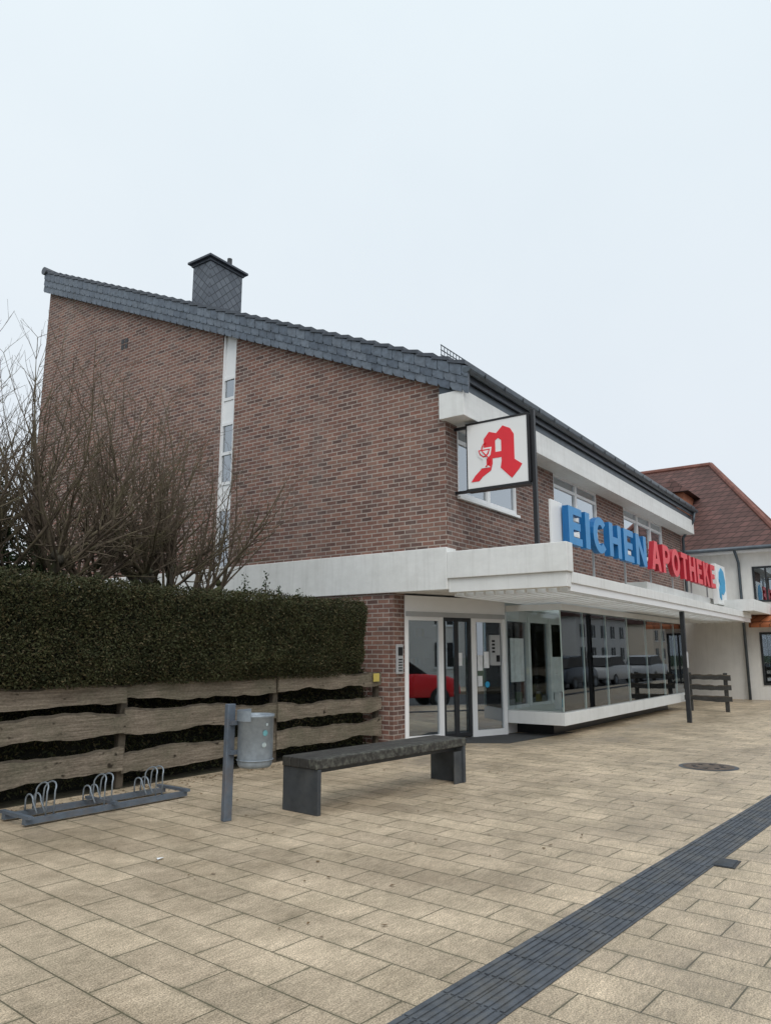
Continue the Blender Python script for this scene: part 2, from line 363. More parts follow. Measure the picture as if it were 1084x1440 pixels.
WIN=[(11.62,14.1),(16.1,19.0),(21.2,25.2)]
ZB,ZT=4.42,5.78
xs=[XS+.002]+[t for w_ in WIN for t in w_]+[XE]
for i in range(0,len(xs),2): box('front_wall_pier',xs[i],xs[i+1],YF,YF+.3,3.2,6.3,M_bf,B)
for a,b in WIN:
    box('front_wall_below_window',a,b,YF+.002,YF+.3,3.2,ZB-.06,M_bf,B)
    box('window_lintel',a,b,YF+.002,YF+.3,ZT,6.3,M_bf,B)
    box('window_sill',a-.03,b+.03,YF-.06,YF+.12,ZB-.058,ZB,M_frame,B,bv=.006)
    n=max(2,round((b-a)/1.25)); ww=(b-a)/n
    L=[(a,b,YF+.02,YF+.13,ZB,ZB+.09),(a,b,YF+.02,YF+.13,ZT-.09,ZT)]
    for k in range(n+1):
        x=a+k*ww; L.append((max(a,x-.06),min(b,x+.06),YF+.015,YF+.135,ZB+.001,ZT-.001))
    L.append((a+.01,b-.01,YF+.022,YF+.128,ZT-.34,ZT-.27))
    boxes('window_frame',L,M_frame,B)
    box('window_glass',a+.02,b-.02,YF+.06,YF+.065,ZB+.02,ZT-.02,M_wing,B)
    boxes('window_curtain',[(a+.05+k*ww,a+.05+k*ww+ww*.42,YF+.22,YF+.23,ZB,ZT) for k in range(n)]+[(a,b,YF+.24,YF+.25,ZT-.4,ZT)],M_curtain,B)
    box('upper_room_back',a-.2,b+.2,YF+2.5,YF+2.52,3.2,6.2,M_int,B)
box('upper_room_ceiling',XS+.3,XE-.3,YF+.3,YF+3,6.0,6.05,M_int,B)
box('eaves_fascia_box',XS-.12,XE+.1,6.15,6.66,5.74,6.22,M_whitest,B,bv=.008)
box('eaves_upper_band',XS-.04,XE+.08,6.20,6.7,6.223,6.40,M_gutter,B)
V=[];F=[];n=8
for x in (XS-.16,XE+.2):
    for i in range(n+1):
        t=math.pi*i/n; V.append((x,6.06-.085*math.cos(t),6.60-.10*math.sin(t)))
for i in range(n): F.append((i,i+1,n+2+i,n+1+i))
F.append(tuple(range(n+1)));F.append(tuple(range(n+1,2*n+2)))
g=mesh('gutter',V,F,M_gutter,B)
boxes('gutter_brackets',[(x,x+.03,5.965,5.975,6.52,6.61) for x in [XS+.4+i*.8 for i in range(20)]],M_dark,B)
box('eaves_dark_fascia',XS-.10,XE+.12,6.13,6.17,6.40,6.66,M_slate2,B)
prism('roof_deck',[(6.14,zr(6.14)-.16),(YB+.1,zr(YB+.1)-.16),(YB+.1,zr(YB+.1)-.06),(6.14,zr(6.14)-.06)],'X',XS-.02,XE+.15,M_slate2,B)
V=[];F=[]
y=6.08
while y<YB+.1:
    y1=y+.37; z0=zr(y)+.055; z1=zr(y1)-.02
    k=len(V)
    for x in (XS-.17,XE+.2):
        V+=[(x,y,z0-.075),(x,y,z0),(x,y1,z1),(x,y1,z1-.05)]
    F+=[(k,k+1,k+2,k+3),(k+4,k+7,k+6,k+5),(k,k+4,k+5,k+1),(k+1,k+5,k+6,k+2),(k,k+3,k+7,k+4)]
    y+=.33
mesh('roof_tile_courses',V,F,M_slate2,B)
cyl('ridge_cap',(XS-.2,YB+.15,zr(YB)+.06),(XE+.2,YB+.15,zr(YB)+.06),.12,M_slate2,B)
prism('verge_board',[(6.05,zr(6.05)-.42),(YB+.15,zr(YB+.15)-.6),(YB+.15,zr(YB+.15)-.04),(6.05,zr(6.05)-.04)],'X',XS-.12,XS-.06,M_slate2,B)
V=[];F=[];MI=[]
rows=3
for r in range(rows):
    y=6.04-(.0 if r%2 else .12)
    while y<YB+.15:
        hh=.46+.12*(y-6)/14
        top=-.05-r*hh/rows; bot=top-hh/rows-.05
        y0=max(y,6.04); y1=min(y+.25,YB+.16)-.01
        x0=XS-.125-(rows-r)*.006-random.uniform(0,.004); x1=x0-.014
        k=len(V); t=zr(y0);t1=zr(y1); ch=.05
        V+=[(x0,y0,t+top),(x0,y1,t1+top),(x1,y1,t1+bot+ch),(x1,y1-ch,zr(y1-ch)+bot),(x1,y0,t+bot),
            (x0+.02,y0,t+top),(x0+.02,y1,t1+top),(x1+.02,y1,t1+bot+ch),(x1+.02,y1-ch,zr(y1-ch)+bot),(x1+.02,y0,t+bot)]
        F+=[(k,k+4,k+3,k+2,k+1),(k+4,k+9,k+8,k+3),(k+3,k+8,k+7,k+2),(k,k+5,k+9,k+4),(k+1,k+2,k+7,k+6)]
        MI+=[random.randint(0,2)]*1; MI+=[MI[-1]]*4
        y+=.25
mesh('verge_slates',V,F,M_slate,B,mats=[M_slate,mat('slate_b',(.08,.102,.135),.4,.3,9),mat('slate_c',(.12,.145,.18),.5,.3,9)],midx=MI)
L=[]
x=XS-.1
while x<XE: L.append((x,x+.012,6.60,6.612,zr(6.6)+.03,zr(6.6)+.27)); x+=.11
for z in (.06,.155,.25): L.append((XS-.12,XE,6.595,6.61,zr(6.6)+z,zr(6.6)+z+.014))
boxes('snow_guard',L,M_gutter,B)
boxes('chimney_stack',[(12.5,13.68,14.7,15.4,9.5,12.15)],M_diam,B)
box('chimney_flashing',12.46,13.72,14.66,15.44,12.151,12.22,M_slate2,B)
box('chimney_cap',12.38,13.80,14.58,15.52,12.223,12.29,M_slate2,B,bv=.01)
cyl('chimney_pipe',(13.45,15.0,12.29),(13.45,15.0,12.72),.07,M_dark,B)
pipe('downpipe',[(XE-.1,6.06,6.5),(XE-.1,6.1,6.2),(XE-.1,6.5,5.6),(XE-.1,6.5,2.7)],.05,M_gutter,B)

# canopy
YC=4.4
box('canopy_side_upstand',XS-.03,XS+.22,YC,YF-.004,2.87,3.34,M_whitest,B,bv=.01)
box('canopy_lower_edge_side',XS+.02,XS+.20,YC+.04,YF-.004,2.63,2.868,M_white,B,bv=.006)
box('canopy_front_fascia',XS+.205,27.0,YC+.03,YC+.12,2.70,2.88,M_whitest,B,bv=.006)
box('canopy_roof_sheet',XS+.205,27.0,YC+.125,YF-.004,2.855,2.865,M_transl,B)  # roof made translucent, added so daylight brightens the entrance below
boxes('canopy_slats',[(XS+.205,26.98,YC+.06+i*.19,YC+.10+i*.19,2.57,2.698) for i in range(12)],M_frame,B)
boxes('canopy_beams',[(x,x+.08,YC+.125,YF-.004,2.70,2.85) for x in (13,15,17,19,21,23,25)],M_white,B)
box('canopy_raised_box',18.2,25.5,5.2,6.0,2.89,3.28,M_whitest,B,bv=.01)
boxes('neighbour_canopy',[(25.6,28.9,4.1,6.5,2.89,3.25)],M_whitest,B)
box('canopy_post',18.63,18.73,4.52,4.62,0,2.569,M_dark,B,bv=.006)
box('post_plate',18.6,18.7,4.50,4.515,1.25,1.62,M_grey,B)
# angled entrance
A=Vector((11.6,7.80,0)); Bp=Vector((13.98,6.93,0)); dv=(Bp-A); LEN=dv.length; dv.normalize(); nv=Vector((-dv.y,dv.x,0))
ME=Matrix(((dv.x,nv.x,0,A.x),(dv.y,nv.y,0,A.y),(0,0,1,0),(0,0,0,1)))
u=lambda px:(px-568)/150*LEN
fr=[(0,LEN,-.04,.08,2.30,2.66),(0,u(573),-.04,.06,0,2.299),(u(616),u(622),-.04,.06,0,2.299),(u(664),u(671),-.04,.06,0,2.299),(LEN-.09,LEN,-.04,.06,0,2.299),
    (u(573),u(616),-.03,.05,0,.10),(u(671),LEN-.09,-.03,.05,0,.12),(u(573),u(616),-.03,.05,2.20,2.299),(u(671),LEN-.09,-.03,.05,2.20,2.299)]
boxes('entrance_frame',fr,M_frame,B,ME)
box('entrance_header_line',0.02,LEN-.02,-.055,-.042,2.27,2.36,M_grey,B,M=ME)
boxes('sliding_door_frame',[(u(622),u(626),-.02,.03,.02,2.29),(u(639),u(645),-.02,.03,.02,2.29),(u(660),u(664),-.02,.03,.02,2.29),(u(626),u(639),-.015,.025,.02,.10),(u(645),u(660),-.015,.025,.02,.10),(u(626),u(639),-.015,.025,2.2,2.29),(u(645),u(660),-.015,.025,2.2,2.29)],M_dark,B,ME)
boxes('entrance_glass',[(u(573),u(616),0,.008,.1,2.2),(u(626),u(639),0,.008,.1,2.2),(u(645),u(660),.03,.038,.1,2.2),(u(671),LEN-.09,0,.008,.12,2.2)],M_glass,B,ME)
boxes('door_posters',[(u(674),u(682),-.012,-.006,1.25,1.55),(u(684),u(692),-.012,-.006,1.3,1.62),(u(674),u(681),-.012,-.006,.95,1.15),(u(645),u(652),.02,.025,1.35,1.6)],M_poster,B,ME)
box('night_hatch',u(693),u(708),-.06,.0,1.35,1.95,M_grey,B,.01,ME)
boxes('night_hatch_details',[(u(694.5),u(699),-.066,-.061,1.6+.07*i,1.64+.07*i) for i in range(4)]+[(u(701),u(706.5),-.066,-.061,1.42,1.55)],M_black,B,ME)
V=[tuple(ME@Vector((u(689)+.06*math.cos(2*math.pi*i/24),-.004,.98+.06*math.sin(2*math.pi*i/24)))) for i in range(24)]
mesh('door_sticker',V,[tuple(range(24))],M_logo,B)
box('intercom',11.30,11.50,7.74,7.778,1.22,1.75,M_grey,B,.008)
boxes('intercom_details',[(11.33,11.47,7.733,7.738,1.55,1.70)]+[(11.34,11.46,7.733,7.738,1.27+.05*i,1.29+.05*i) for i in range(5)],M_black,B)
YW=6.95
box('shopfront_plinth',14.02,23.4,YW,YW+.15,0,.45,M_white,B)
box('shopfront_header',14.02,XE-.3,YW,YW+.15,2.36,2.70,M_frame,B)
fr=[];X=[14.02,15.15,16.3,17.45,18.6,19.9,21.2,22.4,23.4]
for x in X: fr.append((x,x+.11,YW-.02,YW+.12,.45,2.36))
fr+=[(14.11,23.4,YW+.01,YW+.11,.45,.53),(14.11,23.4,YW+.01,YW+.11,2.25,2.36)]
boxes('shopfront_frames',fr,M_frame,B)
box('shopfront_glass',14.1,23.4,YW+.05,YW+.058,.53,2.25,M_sglass,B)
boxes('lime_strips',[(18.05,18.45,YW-.05,YW-.024,.49,2.36),(23.1,23.6,YW-.05,YW-.024,.49,2.36)],M_green,B)
box('white_wall_panel',23.6,XE-.3,YW+.02,YW+.15,0,2.36,M_white,B)
# pale panels added just inside the windows to catch daylight and brighten the interior
boxes('added_daylit_panels',[(15.3,17.3,7.75,7.79,.011,1.9),(18.0,19.7,7.75,7.79,.011,2.1),(20.4,22.9,7.75,7.79,.011,1.8)],M_int,B)
# vitrine
VX0,VX1,VY=14.0,23.3,5.70
box('vitrine_base',VX0,VX1,VY,YW-.004,.22,.46,M_white,B,bv=.008)
box('vitrine_shelf',VX0+.05,VX1-.05,VY+.05,YW-.06,.463,.48,mat('display_shelf',(.78,.78,.76),.5,.05,3),B)
box('vitrine_support',VX0+.5,VX1-.5,VY+.45,YW-.005,0,.218,M_black,B)
box('vitrine_top',VX0,VX1,VY,YW-.06,2.47,2.48,M_transl,B)  # translucent top added to let daylight down onto the shopfront frames
boxes('vitrine_top_edge',[(VX0-.01,VX1+.01,VY-.02,VY+.03,2.43,2.55),(VX0-.01,VX0+.03,VY+.031,YW-.06,2.43,2.55)],M_soff,B)
GX=[VX0+.01,15.2,16.6,18.1,19.6,21.1,22.3,VX1-.02]
boxes('vitrine_glass_front',[(a+.004,b-.004,VY+.02,VY+.028,.482,2.43) for a,b in zip(GX[:-1],GX[1:])],M_vitr,B)
boxes('vitrine_glass_sides',[(VX0+.02,VX0+.028,VY+.04,YW-.07,.482,2.43),(VX1-.03,VX1-.022,VY+.04,YW-.07,.482,2.43)],M_vitr,B)
boxes('vitrine_glass_edges',[(x-.006,x+.006,VY+.012,VY+.034,.482,2.43) for x in GX],mat('glass_edge',(.45,.55,.53),.2,.05,3),B)
cols=[(.7,.7,.72),(.1,.35,.5),(.65,.2,.15),(.25,.5,.2),(.75,.6,.2),(.8,.8,.8)]
gm=[mat('goods_%d'%i,c,.5,.1,5) for i,c in enumerate(cols)]
for i in range(16):
    x=14.5+i*.54+random.uniform(-.1,.1); h=random.uniform(.12,.45); wd=random.uniform(.08,.25); yy=random.uniform(6.0,6.6)
    box('display_box',x,x+wd,yy,yy+.1,.482,.482+h,gm[i%6],B,.004)
boxes('display_posters',[(14.35,15.0,YW+.03,YW+.035,1.0,1.9),(16.5,17.2,YW+.03,YW+.035,.7,1.5),(20.1,20.9,YW+.03,YW+.035,.9,2.0),(19.0,19.6,6.5,6.51,.49,1.3),(21.6,22.2,6.4,6.41,.49,1.5)],M_poster,B)
box('interior_back_wall',XS+.3,XE-.3,11.5,11.55,0,2.70,M_int,B)
box('interior_floor',XS+.3,XE-.3,8.0,11.5,.001,.01,M_intf,B)
box('interior_partition',XS+.305,XS+.35,7.9,11.5,0,2.69,M_int,B)
boxes('interior_shelves',[(12+i*1.9,13.7+i*1.9,11.1,11.48,z,z+.03) for i in range(7) for z in (.4,.8,1.2,1.6,2.0)],M_int,B)
for c in range(6):
    boxes('interior_goods',[(x,x+.12,11.12,11.3,z,z+.22) for x,z in [(12+random.uniform(0,13),random.choice((.43,.83,1.23,1.63,2.03))) for _ in range(24)]],gm[c],B)
box('sales_counter',15,18,9.2,9.8,0.011,1.05,M_white,B,.02)
mesh('door_mat',[(11.65,7.65,.004),(12.6,6.2,.004),(15.2,5.95,.004),(14.2,6.95,.004)],[(0,1,2,3)],M_asph)

# ---------------------------------------------------------------- letters sign
S=E('pharmacy_letter_sign')
def arc(cx,cy,rx,ry,a0,a1,n=14): return [(cx+rx*math.cos(math.radians(a0+(a1-a0)*i/n)),cy+ry*math.sin(math.radians(a0+(a1-a0)*i/n))) for i in range(n+1)]
GL={
'E':(.70,[[(0,0),(.7,0),(.7,.2),(.24,.2),(.24,.4),(.62,.4),(.62,.6),(.24,.6),(.24,.8),(.7,.8),(.7,1),(0,1)]]),
'I':(.25,[[(0,0),(.25,0),(.25,1),(0,1)]]),
'H':(.80,[[(0,0),(.24,0),(.24,.4),(.56,.4),(.56,0),(.8,0),(.8,1),(.56,1),(.56,.6),(.24,.6),(.24,1),(0,1)]]),
'N':(.84,[[(0,0),(.23,0),(.23,.62),(.6,0),(.84,0),(.84,1),(.61,1),(.61,.38),(.24,1),(0,1)]]),
'C':(.80,[arc(.43,.5,.43,.52,42,318)+arc(.43,.5,.19,.30,318,42)]),
'A':(.92,[[(0,0),(.25,0),(.33,.22),(.59,.22),(.67,0),(.92,0),(.59,1),(.33,1)],[(.39,.40),(.53,.40),(.46,.70)]]),
'P':(.74,[[(0,0),(.24,0),(.24,.35)]+arc(.41,.675,.33,.325,-90,90)+[(0,1)],[(.24,.55)]+arc(.40,.68,.12,.13,-90,90,8)+[(.24,.81)]]),
'O':(.90,[arc(.45,.5,.45,.52,0,345,23),arc(.45,.5,.21,.30,0,345,23)]),
'T':(.76,[[(.26,0),(.5,0),(.5,.8),(.76,.8),(.76,1),(0,1),(0,.8),(.26,.8)]]),
'K':(.84,[[(0,0),(.24,0),(.24,.32),(.36,.46),(.56,0),(.84,0),(.53,.62),(.82,1),(.53,1),(.24,.64),(.24,1),(0,1)]])}
def letter(ch,x0,kx,z0,h,yf,depth,mf,ms,parent):
    cu=bpy.data.curves.new('t','CURVE'); cu.dimensions='2D'; cu.fill_mode='BOTH'; cu.extrude=depth/2
    for P_ in GL[ch][1]:
        s_=cu.splines.new('POLY'); s_.points.add(len(P_)-1); s_.use_cyclic_u=True
        for i,q in enumerate(P_): s_.points[i].co=(q[0]*kx,q[1]*h,0,1)
    to=bpy.data.objects.new('t',cu); COL.objects.link(to); dg=bpy.context.evaluated_depsgraph_get(); dg.update()
    me=bpy.data.meshes.new_from_object(to.evaluated_get(dg)); bpy.data.objects.remove(to)
    for v in me.vertices: v.co=(x0+v.co.x,yf+depth/2-v.co.z,z0+v.co.y)
    me.materials.clear(); me.materials.append(mf); me.materials.append(ms); me.update()
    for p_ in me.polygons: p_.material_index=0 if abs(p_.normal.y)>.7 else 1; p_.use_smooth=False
    o=bpy.data.objects.new('letter_'+ch,me); COL.objects.link(o); o.parent=parent
def word(txt,x0,x1,z0,z1,mf,ms):
    gap=.20; tot=sum(GL[c][0] for c in txt)+gap*(len(txt)-1); k=(x1-x0)/tot; x=x0
    for c in txt:
        letter(c,x,k,z0,z1-z0,4.95,.12,mf,ms,S); x+=(GL[c][0]+gap)*k
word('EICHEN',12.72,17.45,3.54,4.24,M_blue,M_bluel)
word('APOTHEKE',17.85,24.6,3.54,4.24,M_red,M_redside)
box('end_panel',12.28,12.80,5.10,5.14,3.45,4.30,M_panel,S,.005)
box('logo_panel',24.8,26.1,4.95,5.10,3.08,4.34,M_panel,S,.01)
pts=[(25.05,3.3),(25.25,3.22),(25.3,3.45),(25.55,3.4),(25.85,3.55),(25.92,3.85),(25.75,4.15),(25.45,4.25),(25.15,4.1),(25.05,3.85),(25.18,3.7),(25.02,3.55)]
prism('logo_oak_leaf',pts,'Y',4.93,4.948,M_logo,S)
boxes('sign_rails',[(12.4,24.8,5.15,5.19,3.64,3.68),(12.4,24.8,5.15,5.19,4.04,4.08)]+[(x,x+.05,5.195,5.23,2.872,4.1) for x in (12.6,14.6,16.6)]+[(x,x+.05,5.205,5.24,3.285,4.1) for x in (18.6,20.6,22.6,24.6)],M_grey,S)
# ---------------------------------------------------------------- hanging sign
Hs=E('pharmacy_hanging_sign')
SX=11.45; ya,yb,za,zb=6.33,5.10,4.44,5.68
box('panel',SX,SX+.16,yb+.03,ya-.03,za+.03,zb-.03,M_panel,Hs,.005)
boxes('panel_rim',[(SX-.01,SX+.17,yb,ya,za-.02,za+.028),(SX-.01,SX+.17,yb,ya,zb-.028,zb+.005),(SX-.01,SX+.17,yb-.02,yb+.028,za+.029,zb-.029),(SX-.005,SX+.165,ya-.028,ya-.012,za+.029,zb-.029)],M_black,Hs)
boxes('mount_arms',[(SX+.05,SX+.10,ya+.006,YF,za-.02,za+.03),(SX+.05,SX+.10,ya+.006,YF,zb-.06,zb-.01)],M_black,Hs)
box('mount_post',SX+.03,SX+.10,yb-.09,yb-.021,2.88,zb+.05,M_black,Hs)
def uv(p): return (ya-.03-(p[0])*(ya-yb-.06), za+.03+p[1]*(zb-za-.06))
def flat(name,pts,lvl,m,hole=None):
    cu=bpy.data.curves.new(name,'CURVE'); cu.dimensions='2D'; cu.fill_mode='BOTH'; cu.extrude=.002
    for P_ in [pts]+([hole] if hole else []):
        s_=cu.splines.new('POLY'); s_.points.add(len(P_)-1); s_.use_cyclic_u=True
        for i,p_ in enumerate(P_):
            q=uv(p_); s_.points[i].co=(-q[0],q[1],0,1)
    o=bpy.data.objects.new(name,cu); COL.objects.link(o); dg=bpy.context.evaluated_depsgraph_get(); dg.update()
    me=bpy.data.meshes.new_from_object(o.evaluated_get(dg)); bpy.data.objects.remove(o)
    for v in me.vertices: v.co=(SX-.004-lvl*.005+v.co.z,-v.co.x,v.co.y)
    me.materials.clear(); me.materials.append(m); o=bpy.data.objects.new(name,me); COL.objects.link(o); o.parent=Hs
Apts=[(.29,.66),(.29,.74),(.38,.84),(.50,.80),(.61,.90),(.73,.84),(.79,.74),(.79,.36),(.91,.27),(.86,.20),(.74,.08),(.64,.18),(.56,.26),(.58,.36),(.58,.42),(.43,.42),(.43,.34),(.40,.24),(.26,.16),(.20,.10),(.06,.10),(.13,.19),(.24,.28),(.29,.40),(.29,.56)]
hole=[(.48,.51),(.58,.51),(.58,.68),(.53,.72),(.48,.69)]
flat('gothic_letter_a',Apts,0,M_red,hole)
flat('goblet_clear_area',[(.16,.60),(.42,.60),(.40,.48),(.33,.42),(.33,.34),(.40,.29),(.22,.29),(.27,.34),(.27,.42),(.19,.48)],1,M_panel)
flat('goblet_bowl',[(.195,.575),(.395,.575),(.37,.50),(.32,.455),(.28,.455),(.22,.50)],2,M_red)
flat('goblet_bowl_inner',[(.22,.555),(.37,.555),(.35,.51),(.315,.475),(.285,.475),(.24,.51)],3,M_panel)
sn=[Vector((SX-.026,uv((.32+.06*math.sin(t*1.4),.30+.09*t))[0],uv((.3,.30+.085*t))[1])) for t in [i*.25 for i in range(19)]]
V=[];F=[]; tube(V,F,sn,[.010]*len(sn),6,True); mesh('snake',V,F,M_red,Hs)

# ---------------------------------------------------------------- fence and hedge
FE=E('wooden_fence')
def plank(x0,x1,z0,h,y,seed,parent,axis='X',tk=.03,wm=None,wav=.07):
    n=max(6,int((x1-x0)/.06)); V=[];F=[]
    for i in range(n+1):
        x=x0+(x1-x0)*i/n
        w1=wav*mnoise.noise(Vector((x*1.3,seed,0)))+.02*mnoise.noise(Vector((x*6,seed,3)))
        w2=wav*mnoise.noise(Vector((x*1.3,seed,9)))+.02*mnoise.noise(Vector((x*6,seed,12)))
        yy=y+.02*mnoise.noise(Vector((x*1.1,seed,20)))
        zt=z0+h+w1; zb_=z0+w2
        for (a,b) in ((yy,zb_),(yy,zt-.022-.02*abs(mnoise.noise(Vector((x*5,seed,31))))),(yy+.010,zt),(yy+tk,zt),(yy+tk,zb_)):
            V.append((x,a,b) if axis=='X' else (a,x,b))
    for i in range(n):
        k=i*5
        for j in range(5):
            F.append((k+j,k+(j+1)%5,k+5+(j+1)%5,k+5+j))
    F.append((0,1,2,3,4)); F.append(tuple(n*5+j for j in (4,3,2,1,0)))
    mi=[]
    for i in range(n): mi+=[0,1,1,0,0]
    mi+=[0,0]
    return mesh('plank',V,F,M_wood,parent,mats=[wm or M_wood,M_bark],midx=mi)
secs=[(-2.2,.5),(.5,3.15),(3.15,5.8),(5.8,8.45),(8.45,11.1)]
for si,(a,b) in enumerate(secs):
    for ri,(z0,h) in enumerate(((.20,.26),(.61,.25),(1.01,.25))):
        plank(a-.02,b-.012+random.uniform(-.02,.0),z0+random.uniform(-.03,.03),h+random.uniform(-.02,.02),7.93+(.034 if si%2 else 0),si*7+ri*3.3,FE)
    box('post',a-.05,a+.05,8.01,8.10,0,1.20,M_bark,FE,.01)
box('post',11.02,11.11,8.01,8.10,0,1.22,M_bark,FE,.01)
box('info_plate',10.80,10.97,7.90,7.91,1.10,1.24,mat('yellow_plate',(.55,.45,.12),.5,.1,4),FE)

def hedge():
    HX0,HX1,HY0,HY1,Z0,Z1=-3.0,10.55,7.78,9.35,1.22,2.47
    root=E('clipped_hedge')
    def off(x,y,z): return .12*mnoise.noise(Vector((x*.8,y*.8,z*1.1)))+.05*mnoise.noise(Vector((x*3.2,y*3,z*3.2)))
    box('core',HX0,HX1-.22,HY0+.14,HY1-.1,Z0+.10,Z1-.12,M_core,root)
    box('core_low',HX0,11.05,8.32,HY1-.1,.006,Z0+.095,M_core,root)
    V=[];F=[];MI=[]
    R=random.uniform
    def leaf(p,nv_,s):
        a=Vector((R(-1,1),R(-1,1),R(-1,1))); a=(a+nv_*.5).normalized()
        b=a.cross(Vector((R(-1,1),R(-1,1),R(-1,1)))).normalized()
        k=len(V); V.extend([tuple(p),tuple(p+a*s*.5+b*s*.2),tuple(p+a*s),tuple(p+a*s*.5-b*s*.2)]); F.append((k,k+1,k+2,k+3)); MI.append(0 if random.random()<.78 else 1)
    def put(n,fn,smin=.022,smax=.05,dep=.13):
        for _ in range(n):
            p,nn=fn(); o=off(*p); q=Vector(p)+nn*(o-random.random()**1.6*dep); leaf(q,nn,R(smin,smax))
    def front():
        x=3.6+ (HX1-3.6)*random.random() if random.random()<.95 else R(HX0,3.6)
        z=R(Z0,Z1); y=HY0
        t=max(0,z-(Z1-.18))/.18; y+=.12*t*t
        e=max(0,x-(HX1-.25))/.25; y+=.22*e*e
        bsl=max(0,(Z0+.25)-z)/.25; y+=.10*bsl
        return (x,y,z),Vector((0,-1,0))
    def top():
        x=3.0+(HX1-3.0)*random.random() if random.random()<.9 else R(HX0,3.0)
        y=R(HY0+.05,HY1); e=max(0,x-(HX1-.3))/.3
        return (x,y,Z1-.10*e*e),Vector((0,0,1))
    def end():
        y=R(HY0+.15,HY1); z=R(Z0,Z1); x=HX1-.10*max(0,z-(Z1-.3))/.3-.1*max(0,(Z0+.4)-z)/.4
        return (x,y,z),Vector((1,0,0))
    def low():
        x=R(3.3,11.0); z=R(.05,Z0+.15); return (x,8.20+R(-.06,.1),z),Vector((0,-1,0))
    put(95000,front); put(16000,top); put(8000,end); put(26000,low,.03,.07,.2)
    mesh('leaves',V,F,M_hedge,root,mats=[M_hedge,M_hedge2],midx=MI)
hedge()

# ---------------------------------------------------------------- bare shrubs
R_=random.uniform
def pollard(name,base,knobs,nsh,hmin,hmax,seed,lean=(0,0)):
    random.seed(seed); root=E(name)
    V=[];F=[];TV=[];TF=[]
    b=Vector(base); fork=b+Vector((0,0,1.9))
    tube(TV,TF,[b,b+Vector((.03,.02,1)),fork+Vector((0,0,.1))],[.17,.15,.13],9,True)
    for kx,ky,kz in knobs:
        k=b+Vector((kx,ky,kz)); n=9; pts=[];rad=[]
        for i in range(n):
            t=i/(n-1); p=fork.lerp(k,t)+Vector((R_(-.05,.05),R_(-.05,.05),R_(-.05,.05)))*(0 if i==0 else 1) ; p.z=fork.z+(k.z-fork.z)*(t**1.0)+.12*math.sin(t*3.1)
            pts.append(p); rad.append(.11-.05*t)
        tube(TV,TF,pts,rad,8,True)
        for _ in range(7):
            t=R_(.45,1.02); q=fork.lerp(k,t)+Vector((R_(-.1,.1),R_(-.1,.1),R_(0,.14)+.1*math.sin(t*3))); tube(TV,TF,[q-Vector((0,0,.07)),q,q+Vector((0,0,.08))],[.02,.07,.02],7,True)
        for s in range(nsh):
            t=1-.6*random.random()**1.5
            st=fork.lerp(k,t); st.z+=.12*math.sin(t*3.1)
            ang=R_(0,2*math.pi); tilt=abs(random.gauss(0,.62))+.05
            out=Vector((math.cos(ang),math.sin(ang),0)); 
            L=R_(hmin,hmax)*(1-.30*min(tilt,1.2)); dirv=(Vector((0,0,1))+out*math.tan(min(tilt,1.2))+Vector((kx,ky,0))*.35+Vector((lean[0],lean[1],0))).normalized()
            p=st; pts=[p.copy()]; n=10; r0=R_(.014,.034)
            for i in range(n):
                dirv=(dirv+Vector((R_(-.14,.14),R_(-.14,.14),.05+R_(-.08,.08)))).normalized(); p=p+dirv*L/n; pts.append(p.copy())
            rad=[max(.0045,r0*(1-i/(n+.5))) for i in range(n+1)]
            tube(V,F,pts,rad,5)
            for i in range(2,n+1):
                for _r in range(random.choice((1,1,2,2))):
                    dd=(pts[i]-pts[i-1]).normalized(); a2=R_(0,6.28); side=dd.cross(Vector((math.cos(a2),math.sin(a2),.3))).normalized()
                    d2=(dd*1.0+side*R_(.5,1.4)).normalized(); l2=L*R_(.12,.32)*(1.15-.5*i/n); q=pts[i].copy(); pp=[q.copy()]
                    for j in range(4):
                        d2=(d2+Vector((R_(-.2,.2),R_(-.2,.2),R_(-.06,.16)))).normalized(); q=q+d2*l2/4; pp.append(q.copy())
                    rr=max(.0042,rad[i]*.6); tube(V,F,pp,[rr,rr*.85,rr*.7,rr*.55,.0022],4)
                    for j in (1,2,3):
                        if random.random()<.7:
                            d3=(d2+Vector((R_(-.9,.9),R_(-.9,.9),R_(-.2,.6)))).normalized(); l3=l2*R_(.25,.6)
                            tube(V,F,[pp[j],pp[j]+d3*l3*.5,pp[j]+d3*l3+Vector((0,0,.03))],[rr*.6,rr*.45,.002],3)
    mesh('trunk',TV,TF,M_trunk,root,smooth=True); mesh('branches',V,F,M_branch,root,smooth=True)
pollard('bare_pollard_tree',(8.5,10.8,0),[(-1.6,.2,2.75),(-.7,-.3,2.9),(.2,.1,3.1),(1.1,-.3,2.8),(.3,.9,3.2),(-.5,.8,3.3)],18,1.8,3.8,11)
pollard('bare_pollard_tree',(6.5,10.7,0),[(-1.2,.2,2.8),(-.4,-.4,2.95),(.8,.1,2.9),(0,.9,3.3)],19,2.2,4.3,12)
pollard('bare_pollard_tree',(4.7,10.8,0),[(-.3,0,2.9),(.7,.1,3.0),(0,-.5,2.8)],16,2.0,3.4,13)
random.seed(5)
